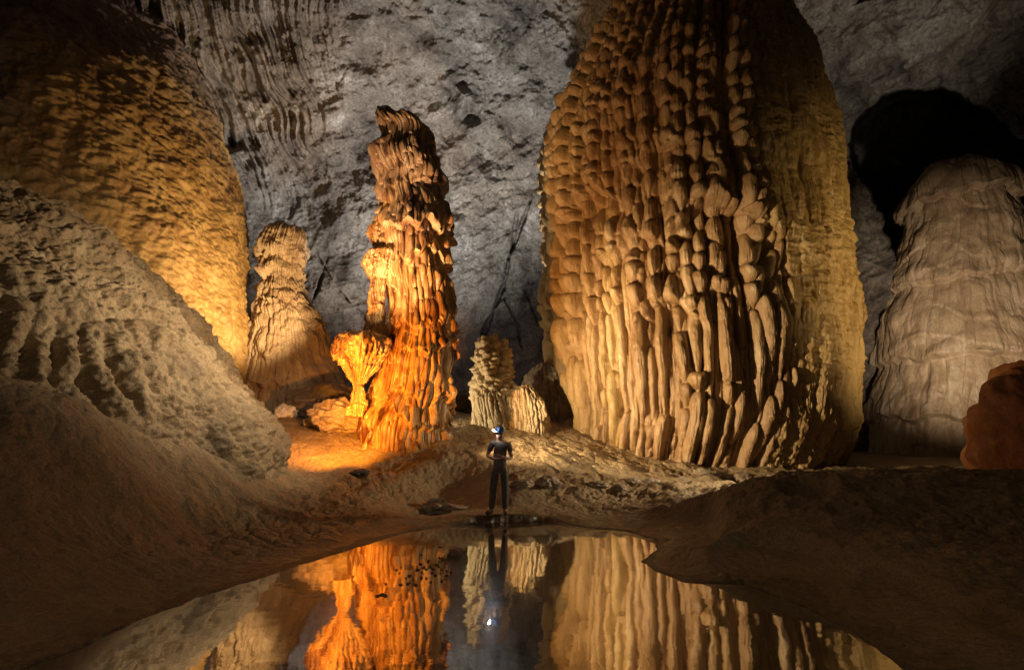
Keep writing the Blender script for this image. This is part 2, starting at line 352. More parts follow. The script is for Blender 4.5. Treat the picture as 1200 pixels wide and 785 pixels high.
# ------------------------------------------------------------------ cave wall and ceiling
def build_wall():
    th = np.concatenate([np.linspace(-180, -60, 80, endpoint=False), np.linspace(-60, 58, int(1150 * K), endpoint=False), np.linspace(58, 180, 80)]) * math.pi / 180
    v = np.concatenate([np.linspace(-3, 62, int(760 * K), endpoint=False), np.linspace(62, 90, 60)]) * math.pi / 180   # elevation
    T, V = np.meshgrid(th, v)
    # horizontal distance to the wall at this bearing, ceiling height
    rho = 35 + 4 * np.sin(T * 1.7 + .6) + 3 * np.sin(T * 3.1 + 2) + 9 * sstep(30, 55, np.degrees(T)) - 4 * sstep(-30, -50, np.degrees(T))
    hc = 27.0
    # superellipse section
    c = np.cos(V); s = np.sin(np.maximum(V, 0)); n = 2.6
    rad = 1 / ((c / rho) ** n + (s / hc) ** n) ** (1 / n)
    P = np.stack([rad * c * np.sin(T), rad * c * np.cos(T), CAMZ + rad * np.sin(V)], -1)
    U = P / np.linalg.norm(P - CAM, axis=-1, keepdims=True)
    U = (P - CAM) / rad[..., None]
    az = np.degrees(T); el = np.degrees(V)
    d = fbm(P, .07, 4, 21) * 4.0
    d = d + fbm(P, .28, 5, 22, ridged=True) * .75 * -1
    # slabs: faceted planes
    f1, f2, cid = worley(P * np.array([1, 1, .8]), .13, 3)
    d = d + (cid - .5) * 1.3 * sstep(0, .12, f2 - f1) * sstep(24, 12, el)
    Ps = np.stack([P[..., 0] * .05 + P[..., 2] * .55 - P[..., 0] * .28, P[..., 1] * .1, P[..., 0] * .08 + P[..., 2] * .05], -1)
    d = d - fbm(Ps + fbm(P, .15, 2, 36)[..., None] * .35, 1.0, 4, 35, ridged=True) * .55 * sstep(-.2, .3, fbm(P, .06, 2, 37) + .1)
    # pocks and pits, mostly in the upper wall
    f1, f2, cid = worley(P + fbm(P, .5, 2, 23)[..., None] * 1.2, .38, 5)
    up = sstep(14, 26, el)
    msk = sstep(.05, .35, fbm(P, .16, 3, 24) + .15)
    d = d + np.where(cid > .55, 1, 0) * sstep(.42, .12, f1) * 1.5 * up * msk
    d = d - sstep(.55, .2, f1) * .35 * up * np.where(cid < .3, 1, 0)
    d = d + fbm(P, 1.0, 5, 26, gain=.6) * (.22 + .32 * up)
    # hanging drapery folds high on the left
    dr = sstep(-19, -26, az) * sstep(20, 30, el) * sstep(-46, -40, az)
    wq = fbm(P, .1, 3, 27)
    Qd = np.stack([(az + el * .55 + wq * 9) * .55, (el - az * .5) * .07 + wq, 0 * az], -1)
    d = d + dr * (fbm(Qd, 1.0, 4, 28, ridged=True, gain=.55) * -1.2 + fbm(Qd, 3.1, 3, 28) * .4 + fbm(P, .5, 3, 34) * .6)
    # an open cleft running down the lower wall
    def line(pts, wdt, dep):
        nonlocal d
        best = np.full(az.shape, 1e9)
        for (a, b) in zip(pts[:-1], pts[1:]):
            A = ang(*a); B = ang(*b); e = B - A
            t = np.clip(((az - A[0]) * e[0] + (el - A[1]) * e[1]) / (e @ e), 0, 1)
            best = np.minimum(best, np.hypot(az - A[0] - t * e[0], el - A[1] - t * e[1]))
        d = d + dep * sstep(wdt, wdt * .15, best + fbm(P, .5, 4, 29, gain=.6) * .55)
    def ang(px, py):
        r = ray(px, py); return np.array([math.degrees(math.atan2(r[0], r[1])), math.degrees(math.atan2(r[2], math.hypot(r[0], r[1])))])
    line([(622, 235), (612, 262), (597, 300), (592, 330), (575, 372), (566, 392)], .34, 1.5)
    line([(606, 250), (600, 290), (590, 320)], .2, 1.0)
    line([(592, 350), (606, 380), (612, 410)], .22, .8)
    line([(615, 340), (632, 380)], .2, .6)
    line([(385, 300), (372, 340), (356, 372)], .2, .6)
    line([(372, 300), (400, 345), (428, 372)], .2, .6)
    # block edges left of the amber column
    # great alcove behind the pale stalagmite, depth exaggerated so its shade goes black
    outl = [(998, 200), (992, 170), (1006, 146), (1036, 124), (1075, 112), (1115, 110), (1152, 120), (1180, 140), (1196, 165), (1225, 190), (1290, 230), (1310, 330), (1180, 360), (1060, 330), (1030, 250), (1010, 225)]
    oa = [tuple(ang(*p)) for p in outl]
    sd = poly_sd(az, el, oa) + fbm(P, .16, 5, 31, gain=.6) * 3.2
    d = d + sstep(.1, -.5, sd) * 42
    # knob and ledge catching light above
    k = ang(548, 135)
    d = d - 1.4 * np.exp(-(((az - k[0]) / 1.6) ** 2 + ((el - k[1]) / 2.4) ** 2) ** 2)
    d = d * sstep(88, 60, el)
    P2 = P + U * d[..., None]
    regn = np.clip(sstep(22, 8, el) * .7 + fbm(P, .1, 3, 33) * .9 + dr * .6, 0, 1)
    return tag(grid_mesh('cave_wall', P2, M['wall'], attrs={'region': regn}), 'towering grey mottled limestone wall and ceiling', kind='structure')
build_wall()

# ------------------------------------------------------------------ speleothem engine
def profile(rows, Dc, n, center_px=None, zb=None):
    """rows (y, xl, xr) read off the photograph top to bottom -> world profile arrays (z, cx, cy, R) resampled by arc length."""
    n = int(n * K); out = []
    for r in rows:
        y, xl, xr = r
        rr = ray(xr, y); ar = math.atan2(rr[0], rr[1])
        if center_px is not None:
            rc = ray(center_px, 510); ac = math.atan2(rc[0], rc[1]); half = ar - ac
        else:
            rl = ray(xl, y); al = math.atan2(rl[0], rl[1]); ac = (al + ar) / 2; half = (ar - al) / 2
        Rr = Dc * math.sin(half); dt = Dc * math.cos(half)
        z = CAMZ + dt * rr[2] / math.hypot(rr[0], rr[1])
        out.append((z, Dc * math.sin(ac), Dc * math.cos(ac), max(Rr, .001)))
    a = np.array(out)[::-1]               # bottom to top
    if zb is not None:
        b = a[0].copy(); b[0] = zb; b[3] *= 1.03
        if zb < a[0, 0] - .05: a = np.vstack([b, a])
    # close the top
    t = a[-1].copy()
    top = [(t[0] + t[3] * .35 * math.sin(k), t[1], t[2], max(.004, t[3] * math.cos(k))) for k in np.linspace(.2, math.pi / 2, 7)]
    a = np.vstack([a, top])
    s = np.concatenate([[0], np.cumsum(np.hypot(np.diff(a[:, 0]), np.diff(a[:, 3])))])
    si = np.linspace(0, s[-1], n)
    res = np.stack([np.interp(si, s, a[:, k]) for k in range(4)], 1)
    # light smoothing so the photo rows do not facet
    ker = np.ones(max(3, n // 60) | 1); ker /= ker.sum(); h = len(ker) // 2
    for k in range(4):
        pad = np.concatenate([np.full(h, res[0, k]), res[:, k], np.full(h, res[-1, k])])
        res[:, k] = np.convolve(pad, ker, 'valid')
    res[-1, 3] = .003
    return si, res

def thetas(cx, cy, n_front, n_back, span=115):
    """bearing samples, dense on the side that faces the pond"""
    f = math.atan2(-cx, -cy)
    a = np.concatenate([np.linspace(-span, span, n_front, endpoint=False), np.linspace(span, 360 - span, n_back, endpoint=False)])
    return a * math.pi / 180, f

def body(si, prof, n_front, n_back, field, ell=1.0):
    th, f = thetas(prof[0, 1], prof[0, 2], int(n_front * K), n_back)
    Rr = prof[:, 3][:, None]; S = si[:, None] + 0 * th[None]
    TH = th[None] + 0 * si[:, None]
    def pos(rad_off, up_off):
        X = prof[:, 1][:, None] + (Rr + rad_off) * np.sin(f - TH)
        Y = prof[:, 2][:, None] + (Rr + rad_off) * np.cos(f - TH)
        Z = prof[:, 0][:, None] + up_off
        return np.stack([X, Y, Z + 0 * TH], -1)
    P0 = pos(0, 0)
    dz = np.gradient(prof[:, 0]); dR = np.gradient(prof[:, 3]); l = np.hypot(dz, dR) + 1e-9
    # smooth the normal a little
    k = max(3, len(si) // 40) | 1; ker = np.ones(k) / k
    nr = np.convolve(np.pad(dz / l, k // 2, 'edge'), ker, 'valid'); nz = np.convolve(np.pad(-dR / l, k // 2, 'edge'), ker, 'valid')
    nr = np.clip(nr, .15, 1)
    Hh, attrs = field(TH, S, Rr + 0 * TH, P0)
    Hh = Hh - .6 * Hh.mean()
    fade = np.clip(prof[:, 3] / (.12 * prof[:, 3].max()), 0, 1)[:, None]   # calm at the very tip
    Hh = Hh * (fade * .999)
    return pos(Hh * nr[:, None], Hh * nz[:, None])[:, ::-1], {k: v[:, ::-1] for k, v in attrs.items()}

def strands(TH, S, Rref, count, zmax, wr, lenf, proud=1.0, seed=1, neck=.45, kinds=(.5,), wander=.15, flute=.02, base=None, span=(-math.pi * .62, math.pi * .62), gap=0.0, zrange=None):
    """bead-and-drip strands running down a surface: returns the height field of their union"""
    r = np.random.default_rng(seed)
    H = np.zeros(TH.shape) if base is None else base.copy()
    th = TH[0]; sv = S[:, 0]
    n = count
    cen = np.linspace(span[0], span[1], n) + r.uniform(-.32, .32, n) * (span[1] - span[0]) / n
    for i in range(n):
        if r.random() < gap: continue
        z0, z1 = (0, zmax) if zrange is None else zrange(cen[i], r)
        w0 = r.uniform(*wr)
        # beads from the top down
        w = np.zeros(len(sv)); fl = np.zeros(len(sv)); z = z1 + r.uniform(0, .5)
        mult = np.ones(len(sv))
        while z > z0:
            ln = lenf(z, r); b = z - ln
            m = (sv <= z) & (sv > b); t = (z - sv[m]) / ln
            if r.random() < (kinds[0](z) if callable(kinds[0]) else kinds[0]): a_, b_ = r.uniform(.35, .6), r.uniform(.12, .3)      # bell with a hem
            else: a_, b_ = r.uniform(.25, .45), r.uniform(.6, 1.1)                          # carrot
            tm = a_ / (a_ + b_); fmax = tm ** a_ * (1 - tm) ** b_
            f = (t ** a_) * ((1 - t) ** b_) / fmax
            k = r.uniform(.72, 1.15)
            w[m] = neck + (1 - neck) * f * k; fl[m] = t * f
            z = b
        c = cen[i] + wander / Rref * np.interp(sv, np.linspace(0, zmax + 1, 9), r.normal(size=9))
        ww = w0 * w
        lo = np.searchsorted(th, c.min() - 1.3 * w0 / Rref); hi = np.searchsorted(th, c.max() + 1.3 * w0 / Rref)
        if hi <= lo: continue
        dsv = (th[None, lo:hi] - c[:, None]) * Rref
        q = 1 - (dsv / np.maximum(ww[:, None], 1e-3)) ** 2
        h = np.where(q > 0, np.sqrt(np.clip(q, 0, 1)) * ww[:, None] * proud + (w[:, None] - neck) * w0 * .35, -1)
        k = r.integers(5, 9)
        h = h + np.where(q > 0, flute * np.abs(np.sin(dsv / w0 * k * 1.6 + i)) * (.3 + fl[:, None]), 0)
        off = r.uniform(-.25, .25) * w0
        h = np.where(q > 0, h + off, -9)
        lim = (sv < z1)[:, None] & (sv > z0)[:, None]
        sub = H[:, lo:hi]
        H[:, lo:hi] = np.where(lim, np.maximum(sub, h), sub)
    return H

def tiers(TH, S, P, zs, out, seed=1, scal=.25, freq=7, hem=.12, flute=.03, ffreq=40, wav=.4, least=.05):
    """stacked flowstone skirts: each swells downward and tucks in under a scalloped hem"""
    r = np.random.default_rng(seed)
    H = np.zeros(TH.shape)
    zs = sorted(zs)
    bounds = []
    for k, z in enumerate(zs):
        ph = r.uniform(0, 6, 3)
        b = z + wav * fbm(np.stack([TH * 2.2, 0 * TH, 0 * TH + k * 5.1], -1), .8, 3, seed) * 1.5 + scal * (.5 - np.abs(np.sin(TH * freq / 2 + ph[0] + np.sin(TH * 2.3 + ph[1])))) + scal * .4 * np.sin(TH * freq * 2.3 + ph[2])
        bounds.append(b)
    bounds.append(bounds[-1] + (zs[-1] - zs[-2] if len(zs) > 1 else 2) + 3)
    for k in range(len(zs)):
        lo = bounds[k]; hi = bounds[k + 1]
        t = np.clip((S - lo) / np.maximum(hi - lo, .2), 0, 1)      # 0 at the hem, 1 at the top
        amp = out[k % len(out)]
        body_ = amp * (1 - t) ** .8 * sstep(0, hem, S - lo)
        ins = (S >= lo) & (S < hi)
        fl = flute * (1 - t) ** 1.3 * (np.abs(np.sin(TH * ffreq + 2.5 * np.sin(TH * 9 + k))) ** .7)
        mod = np.clip(.55 + 1.5 * fbm(P, .55, 2, seed + 200 + k), least, 1.5)
        H = np.where(ins, (body_ + fl) * mod, H)
    return H, bounds

def rockify(P, a=.02):
    return fbm(P, 1.3, 3, 61) * a * 3 + fbm(P, 7, 3, 62) * a

# ------------------------------------------------------------------ great column
def tower_field(TH, S, Rr, P):
    Rf = 6.0; top = S.max()
    H = fbm(P, .22, 3, 71) * .45 + fbm(P, .7, 3, 72) * .10
    Z = P[..., 2]
    # broad steps: bulging canopies with recesses under them
    def canopy(thc, zc, wth, up, dn, amp, rec):
        nonlocal H
        dx = (TH - thc) / wth
        m = np.clip(1 - dx * dx, 0, 1) ** .6
        edge = zc - .9 * dx * dx + .5 * fbm(P, .9, 2, 70)
        H = H + m * .6 * amp * sstep(edge - .06, edge + .25, S) * sstep(edge + up, edge + .3, S)
        H = H - m * rec * sstep(edge + .05, edge - .1, S) * sstep(edge - dn, edge - .3 * dn, S)
    canopy(.16, 10.6, .30, 2.2, 3.4, .75, .55)
    canopy(-.35, 9.8, .28, 1.8, 1.2, .45, .2)
    canopy(-.62, 12.4, .26, 2.0, 1.4, .5, .2)
    canopy(-.1, 13.2, .25, 1.6, 1.2, .35, .25)
    canopy(-.15, 7.2, .2, 1.4, 1.2, .35, .25)
    # the hollow behind the drips right of centre
    hol = np.exp(-(((TH - .27) / .14) ** 2) ** 2) * sstep(.8, 1.6, S) * sstep(8.6, 6.0, S)
    smooth_r = sstep(.36, .50, TH + .16 * fbm(P, .35, 3, 73))      # right flank is smoother and yellow
    def ln(z, r):
        if z > 13: return r.uniform(.5, 1.1)
        if z > 8: return r.uniform(.55, 1.35)
        return r.uniform(1.6, 4.4) if r.random() < .72 else r.uniform(.5, 1.0)
    kb = (lambda z: .65 if z > 9.5 else .10,)
    floor_ = np.full(TH.shape, -.38)
    b1 = strands(TH, S, Rf, 33, top, (.15, .29), ln, 2.0, 3, .26, kb, .07, .03, floor_, span=(-2.0, .52), gap=.05)
    b2 = strands(TH, S, Rf, 50, top, (.09, .17), ln, 1.7, 4, .42, kb, .07, .02, floor_, span=(-2.0, .54), gap=.08)
    b3 = strands(TH, S, Rf, 36, top, (.05, .11), lambda z, r: r.uniform(.5, 2.5), 1.8, 8, .6, (.4,), .06, .01, floor_, span=(-.5, .45))
    b4 = strands(TH, S, Rf, 34, top, (.16, .42), lambda z, r: r.uniform(1.2, 5), .95, 9, .62, (.25,), .12, .035, np.full(TH.shape, -.10), span=(.34, 2.0))
    b5 = strands(TH, S, Rf, 30, top, (.07, .14), lambda z, r: r.uniform(.6, 3), 1.3, 19, .55, (.4,), .1, .01, np.full(TH.shape, -.10), span=(.34, 2.0), gap=.3)
    b4 = np.maximum(b4, b5)
    B = np.maximum(b1 + .10 * (b1 > 0), b2)
    B = np.maximum(B - .35 * hol, b3)
    H = H + B * (1 - smooth_r) + smooth_r * (b4 * .85 + .05)
    # horizontal growth ripples
    f1, f2, cid = worley(P * np.array([1, 1, 1.5]), 2.3, 7)
    H = H + smooth_r * (.3 + 1.1 * sstep(-.3, .4, fbm(P, .35, 2, 79))) * ((.5 - f1) * .10 + fbm(P * np.array([1, 1, 2.5]), 1.6, 4, 74) * .14)
    H = H + (1 - smooth_r) * ((.5 - f1) * .05)
    H = H + fbm(P * np.array([1, 1, .5]), 4, 4, 75) * .07 + fbm(P * np.array([3, 3, .6]), 4, 2, 76) * .02
    H = H + .5 * sstep(1.2, 0, S) * (.5 + fbm(P, .9, 2, 77))       # spreading foot
    reg = np.clip(smooth_r + .8 * sstep(-.45, -.95, TH) + .9 * sstep(.25, .5, fbm(P * np.array([1, 1, .12]), .7, 3, 78) + .1), 0, 1)  # left side also paled, putting its white lamplight into the pigment
    return H, {'region': reg}

trows = [(-30, 770, 860), (-22, 745, 890), (-10, 722, 908), (10, 702, 926), (36, 684, 945), (70, 668, 960), (110, 648, 973), (150, 640, 980), (190, 641, 986), (240, 645, 992), (300, 648, 999), (350, 648, 1003),
         (400, 656, 1008), (450, 660, 1011), (490, 661, 1011), (515, 660, 1000), (535, 662, 988), (552, 664, 976)]
si, pr = profile(trows, 25.0, 950, zb=-.6)
V, at_ = body(si, pr, 1150, 120, tower_field)
tag(grid_mesh('stalagmite', V, M['tower'], origin=(pr[0, 1], pr[0, 2], 0), wrap=True, attrs=at_),
    'colossal brown column of beaded drip strands, the widest and tallest in the cave', 'stalagmite')

# ------------------------------------------------------------------ amber column
def amber_field(TH, S, Rr, P):
    top = S.max(); Rf = 1.5
    H = fbm(P, .55, 3, 81) * .42 + fbm(P * np.array([1, 1, .5]), 1.7, 3, 82) * .1
    t, b = tiers(TH, S, P, [.0, 1.9, 2.6, 4.3, 5.0, 7.3, 8.2, 9.9, 10.6], [.3, .3, .2, .3, .2, .4, .45, .4, .16], 5, .12, 7, .12, .03, 26, .55)
    H = H + t
    ln = lambda z, r: r.uniform(.35, 1.3)
    s1 = strands(TH, S, Rf, 40, top, (.07, .15), ln, 1.0, 12, .4, (.5,), .06, .012, span=(-2, 2), gap=.15)
    s2 = strands(TH, S, Rf, 60, top, (.035, .07), lambda z, r: r.uniform(.3, 1.8), 1.1, 13, .5, (.4,), .04, .0, span=(-2, 2), gap=.1)
    sm = sstep(.02, .2, fbm(P, .5, 2, 83)) * sstep(3.5, 5, S) * sstep(8, 6.5, S)    # smooth bulging skin half way up
    H = H + np.maximum(s1, s2) * 1.25 * (1 - .8 * sm)
    f1, f2, cid = worley(P * np.array([1, 1, .8]), 3.2, 9)
    H = H + (.5 - f1) * .06
    H = H + fbm(P * np.array([1, 1, .4]), 6, 4, 84) * .025
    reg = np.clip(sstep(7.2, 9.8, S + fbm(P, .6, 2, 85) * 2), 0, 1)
    return H, {'region': reg}

arows = [(127, 443, 450), (133, 441, 458), (140, 441, 463), (146, 442, 473), (151, 443, 489), (156, 447, 502), (163, 453, 506), (180, 450, 504), (187, 442, 507), (193, 440, 512), (205, 441, 517), (216, 443, 518), (224, 444, 512),
         (238, 445, 515), (246, 446, 520), (280, 446, 521), (330, 449, 524), (365, 451, 529), (400, 450, 531), (430, 444, 530), (460, 438, 528), (490, 430, 524), (520, 424, 521), (545, 418, 528)]
DA = 17.2
si, pr = profile(arows, DA, 1000, zb=.2)
V, at_ = body(si, pr, 700, 90, amber_field)
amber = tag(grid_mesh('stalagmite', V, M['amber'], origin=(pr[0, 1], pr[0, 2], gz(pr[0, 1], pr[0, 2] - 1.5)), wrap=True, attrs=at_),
            'slender amber column with a dark knobbly tip, brightly lit orange from the side', 'stalagmite')

def fan(name, px, py, d, rad, ht, stem_h, mat, parent=None, seed=1, nst=34, label=None, stem_r=.14):
    """goblet shaped shelf: flat scalloped lip, fluted underside running down to a stem"""
    c = at(px, py, d); r = np.random.default_rng(seed)
    t = np.linspace(0, 1, 260); th = np.linspace(0, 2 * math.pi, 420, endpoint=False)
    pts = []
    zz = []; rr = []
    for q in t:
        if q < .18: u = q / .18; zz.append(ht * .10 * (1 - u * u)); rr.append(rad * (u * .92 + .001))             # top of the lip
        elif q < .26: u = (q - .18) / .08; zz.append(-ht * .16 * u); rr.append(rad * (.92 + .1 * math.sin(u * math.pi)))
        elif q < .72: u = (q - .26) / .46; zz.append(-ht * (.16 + .84 * u)); rr.append(rad * (.92 * (1 - u) ** .85) + stem_r * u ** .5)
        else: u = (q - .72) / .28; zz.append(-ht - stem_h * u); rr.append(stem_r * (1 + .5 * u ** 3))
    zz = np.array(zz)[:, None]; rr = np.array(rr)[:, None]
    TH = th[None] + 0 * zz
    wob = 1 + .16 * np.sin(TH * 2 + seed) + .10 * np.sin(TH * 5 + 2 * seed)
    Q = t[:, None] + 0 * TH
    und = sstep(.2, .3, Q)
    fl = np.abs(np.sin(TH * nst / 2 + .8 * np.sin(TH * 5) + seed)) ** .6
    rad_ = rr * np.where(Q < .72, wob, 1) + und * (fl - .4) * np.minimum(.11 * rad, rr * .5) * (1 - .4 * Q)
    lenr = np.interp(th, np.linspace(0, 2 * math.pi, 41), r.uniform(.02, .42, 41))[None]
    dz = -rad * (.09 + lenr) * fl * sstep(.14, .25, Q) * sstep(.46, .26, Q) - .12 * rad * (np.cos(TH - 3.4) * .5 + .5) * sstep(.0, .2, Q) * sstep(.7, .3, Q)
    fl = fl * np.interp(th, np.linspace(0, 2 * math.pi, 33), r.uniform(.3, 1.3, 33))[None]
    und = und * 1.0
    X = c[0] + rad_ * np.cos(TH); Y = c[1] + rad_ * np.sin(TH) * .9; Z = c[2] + zz + dz
    P = np.stack([X, Y, Z], -1)
    nrm = fbm(P, 4, 3, seed + 90)
    P = P + np.stack([np.cos(TH), np.sin(TH), 0 * TH + .4], -1) * (nrm * .13 + fbm(P, 1.6, 2, 94) * .16 * rad + fbm(P, 12, 2, 93) * .025)[..., None] * np.minimum(1, rr / .2)[..., None]
    o = grid_mesh(name, P, mat, origin=(c[0], c[1], c[2] - ht - stem_h), wrap=True, attrs={'region': np.zeros(P.shape[:2])}, parent=parent)
    if label: o['label'] = label
    return o
fan('drapery_fan', 450, 262, DA - .8, .45, .9, .9, M['amber'], amber, 2, 22, stem_r=.2)
fan('drapery_fan', 446, 294, DA - .95, .56, 1.0, 2.2, M['amber'], amber, 3, 24, stem_r=.24)
g_ = fan('goblet_stalagmite', 424, 394, DA - 1.35, .95, 1.5, 1.0, M['amber'], None, 4, 30, stem_r=.16)
tag(g_, 'orange goblet shaped shelf on a thin stem, left against the amber column', 'stalagmite')

# ------------------------------------------------------------------ small beaded stalagmite
def small_field(TH, S, Rr, P):
    top = S.max(); Rf = 1.0
    H = fbm(P, .9, 2, 101) * .2
    f1, f2, cid = worley(P * np.array([1, 1, 1.6]), 3.0, 11)
    upper = sstep(1.7, 2.3, S)
    H = H + upper * (.45 - f1) * .34
    s1 = strands(TH, S, Rf, 34, top, (.06, .12), lambda z, r: r.uniform(.4, 1.4), 1.0, 15, .5, (.5,), .04, .01, span=(-2, 2))
    H = H + (1 - upper) * s1
    t, b = tiers(TH, S, P, [0., 1.9, 2.5, 3.1], [.12, .16, .12, .12], 6, .1, 8, .12, .03, 20, .2)
    H = H + t + fbm(P, 6, 3, 102) * .05
    return H, {}
srows = [(396, 566, 584), (400, 560, 592), (408, 556, 597), (420, 553, 599), (445, 552, 601), (470, 554, 606), (490, 556, 612), (503, 558, 616)]
si, pr = profile(srows, 20.5, 420, zb=1.4)
V, _ = body(si, pr, 420, 60, small_field)
tag(grid_mesh('stalagmite', V, M['cream'], origin=(pr[0, 1], pr[0, 2], 2.0), wrap=True), 'short cream beaded stalagmite behind the standing caver', 'stalagmite')

def stub_field(seed, scale=3.0):
    def f(TH, S, Rr, P):
        top = S.max()
        H = fbm(P, 1.0, 3, seed) * .16
        s1 = strands(TH, S, 1.0, 34, top, (.06, .12), lambda z, r: r.uniform(.3, 1.2), 1.1, seed, .45, (.5,), .04, .01, span=(-2, 2))
        f1, f2, cid = worley(P, scale, seed)
        return H + s1 * sstep(0, .3, top - S) + (.45 - f1) * .12 + fbm(P, 6, 3, seed + 1) * .04, {}
    return f
for (rows, D, zb, sd_, m, lab) in [
    ([(456, 604, 622), (460, 600, 630), (470, 597, 636), (485, 597, 640), (503, 597, 642)], 20.0, 1.3, 111, 'cream', 'low cream fluted hump joined to the right of the short beaded stalagmite'),
    ([(432, 630, 650), (440, 618, 668), (455, 612, 675), (480, 610, 682), (500, 610, 686)], 24.0, 1.8, 112, 'rock', 'dark rounded hump in shadow, between the short beaded stalagmite and the colossal column')]:
    si, pr = profile(rows, D, 260, zb=zb)
    V, _ = body(si, pr, 320, 50, stub_field(sd_))
    tag(grid_mesh('stalagmite', V, M[m], origin=(pr[0, 1], pr[0, 2], 2.0), wrap=True), lab, 'stalagmite')

# ------------------------------------------------------------------ left back column
def back_field(TH, S, Rr, P):
    top = S.max(); Rf = 1.6
    H = fbm(P, .45, 3, 121) * .35
    t, b = tiers(TH, S, P, [0, 2.2, 3.6, 4.8, 5.6, 6.3, 7.0, 7.7, 8.4], [.25, .3, .3, .25, .2, .25, .2, .25, .2], 8, .18, 9, .14, .05, 24, .5)
    s1 = strands(TH, S, Rf, 70, top, (.05, .1), lambda z, r: r.uniform(.5, 3), 1.2, 17, .5, (.5,), .06, .01, span=(-2, 2), gap=.1)
    H = H + t + s1 * .9
    f1, f2, cid = worley(P, 1.9, 13)
    H = H + (.45 - f1) * .3 * sstep(3.5, 5.5, S)
    return H + fbm(P, 5, 3, 122) * .06, {}
brows = [(276, 322, 350), (281, 312, 357), (300, 306, 354), (330, 303, 354), (345, 300, 360), (370, 296, 371), (400, 290, 384), (430, 282, 396), (460, 274, 408), (485, 268, 420)]
si, pr = profile(brows, 25.5, 620, zb=1.5)
V, _ = body(si, pr, 620, 70, back_field)
tag(grid_mesh('stalagmite', V, M['pale'], origin=(pr[0, 1], pr[0, 2], 2), wrap=True), 'pale fluted stalagmite widening downward, half hidden behind the ochre dome', 'stalagmite')

# ------------------------------------------------------------------ right pale stalagmite
def pale_field(TH, S, Rr, P):
    top = S.max()
    H = fbm(P, .3, 3, 131) * .35
    t, b = tiers(TH, S, P, [0, 3.4, 6.4, 10.6, 15.2], [.3, .45, .5, .4, .6], 9, .1, 7, .22, .04, 30, .4, .7)
    t2, b2 = tiers(TH + .3, S + .7 * np.sin(TH * 4), P, [0, 1.5, 3.6, 5.0, 7.0, 8.6, 10.6, 12.2, 14, 15], [.08, .12, .06], 19, .12, 5, .2, .02, 46, .6)
    H = H + t + t2
    s1 = strands(TH, S, 5.0, 60, top, (.18, .42), lambda z, r: r.uniform(1.2, 4.5), .35, 21, .5, (.5,), .35, .02, span=(-2, 2), gap=.1)
    H = H + s1 * .5 + fbm(P * np.array([1, 1, .5]), .55, 3, 133) * .3
    f1, f2, cid = worley(P * np.array([1, 1, .7]), 1.3, 15)
    H = H + (.45 - f1) * .12
    return H + fbm(P * np.array([1, 1, .5]), 2.6, 4, 132) * .09, {}
prows = [(190, 1095, 1150), (193, 1078, 1165), (200, 1064, 1180), (212, 1056, 1190), (235, 1054, 1196), (243, 1056, 1200), (260, 1052, 1206), (300, 1042, 1216), (340, 1033, 1230), (380, 1030, 1240), (420, 1028, 1248), (460, 1022, 1256), (500, 1018, 1262), (535, 1018, 1266)]
si, pr = profile(prows, 37.0, 760, zb=-.5)
V, _ = body(si, pr, 760, 90, pale_field)
tag(grid_mesh('stalagmite', V, M['pale'], origin=(pr[0, 1], pr[0, 2], .5), wrap=True), 'pale bell shaped stalagmite with a rounded cap, in front of the black alcove', 'stalagmite')

# ------------------------------------------------------------------ ochre dome
def dome_field(TH, S, Rr, P):
    H = fbm(P, .16, 3, 141) * .9 + fbm(P, .6, 3, 142) * .22
    Q = P * np.array([1, 1, 1.35]) + fbm(P, .8, 2, 143)[..., None] * .35
    f1, f2, cid = worley(Q, 1.9, 17)
    H = H + (.5 - f1) * .15
    f1, f2, cid = worley(Q, 4.2, 18)
    H = H + (.5 - f1) * .09
    H = H + fbm(P * np.array([1, 1, .4]), 2.2, 4, 144) * .1
    # downhill runnels low on the flank
    H = H + np.abs(np.sin(TH * 55 + 3 * fbm(P, .5, 2, 145))) * .14 * sstep(8, 4, P[..., 2])
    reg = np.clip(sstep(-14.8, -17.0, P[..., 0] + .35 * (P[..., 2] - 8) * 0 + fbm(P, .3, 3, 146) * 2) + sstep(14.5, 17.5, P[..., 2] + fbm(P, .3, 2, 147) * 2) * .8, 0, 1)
    return H, {'region': reg}
drows = [(-45, 0, 20), (-38, 0, 40), (-20, 0, 68), (0, 0, 96), (20, 0, 145), (50, 0, 187), (90, 0, 224), (130, 0, 246), (200, 0, 271), (270, 0, 288), (330, 0, 295), (400, 0, 297), (450, 0, 300), (490, 0, 305)]
si, pr = profile(drows, 29.0, 820, center_px=-10, zb=0)
V, at_ = body(si, pr, 1150, 80, dome_field)
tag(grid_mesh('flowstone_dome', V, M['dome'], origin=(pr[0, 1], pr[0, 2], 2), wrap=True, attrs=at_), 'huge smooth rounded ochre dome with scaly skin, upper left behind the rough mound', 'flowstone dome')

# ------------------------------------------------------------------ rough near mound
def mound_field(TH, S, Rr, P):
    H = fbm(P, .25, 4, 151) * .9 
    Q = P + fbm(P, 1.2, 2, 153)[..., None] * .3
    f1, f2, cid = worley(Q, 1.7, 21)
    H = H + (.5 - f1) * .16
    f1, f2, cid = worley(Q, 4.4, 22)
    H = H + (.5 - f1) * .11
    f1, f2, cid = worley(Q, 9.5, 23)
    H = H + (.5 - f1) * .06
    H = H + fbm(P, 1.8, 5, 154, gain=.66) * .22
    run = sstep(.15, .5, fbm(P, .3, 2, 155) + .2) * sstep(5.2, 3.5, P[..., 2])
    H = H + run * np.abs(np.sin(TH * 60 + 4 * fbm(P, .4, 2, 156))) * .16
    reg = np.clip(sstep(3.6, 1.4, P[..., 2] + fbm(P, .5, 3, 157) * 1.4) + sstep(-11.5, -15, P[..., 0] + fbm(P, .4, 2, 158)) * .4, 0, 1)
    return H, {'region': reg}
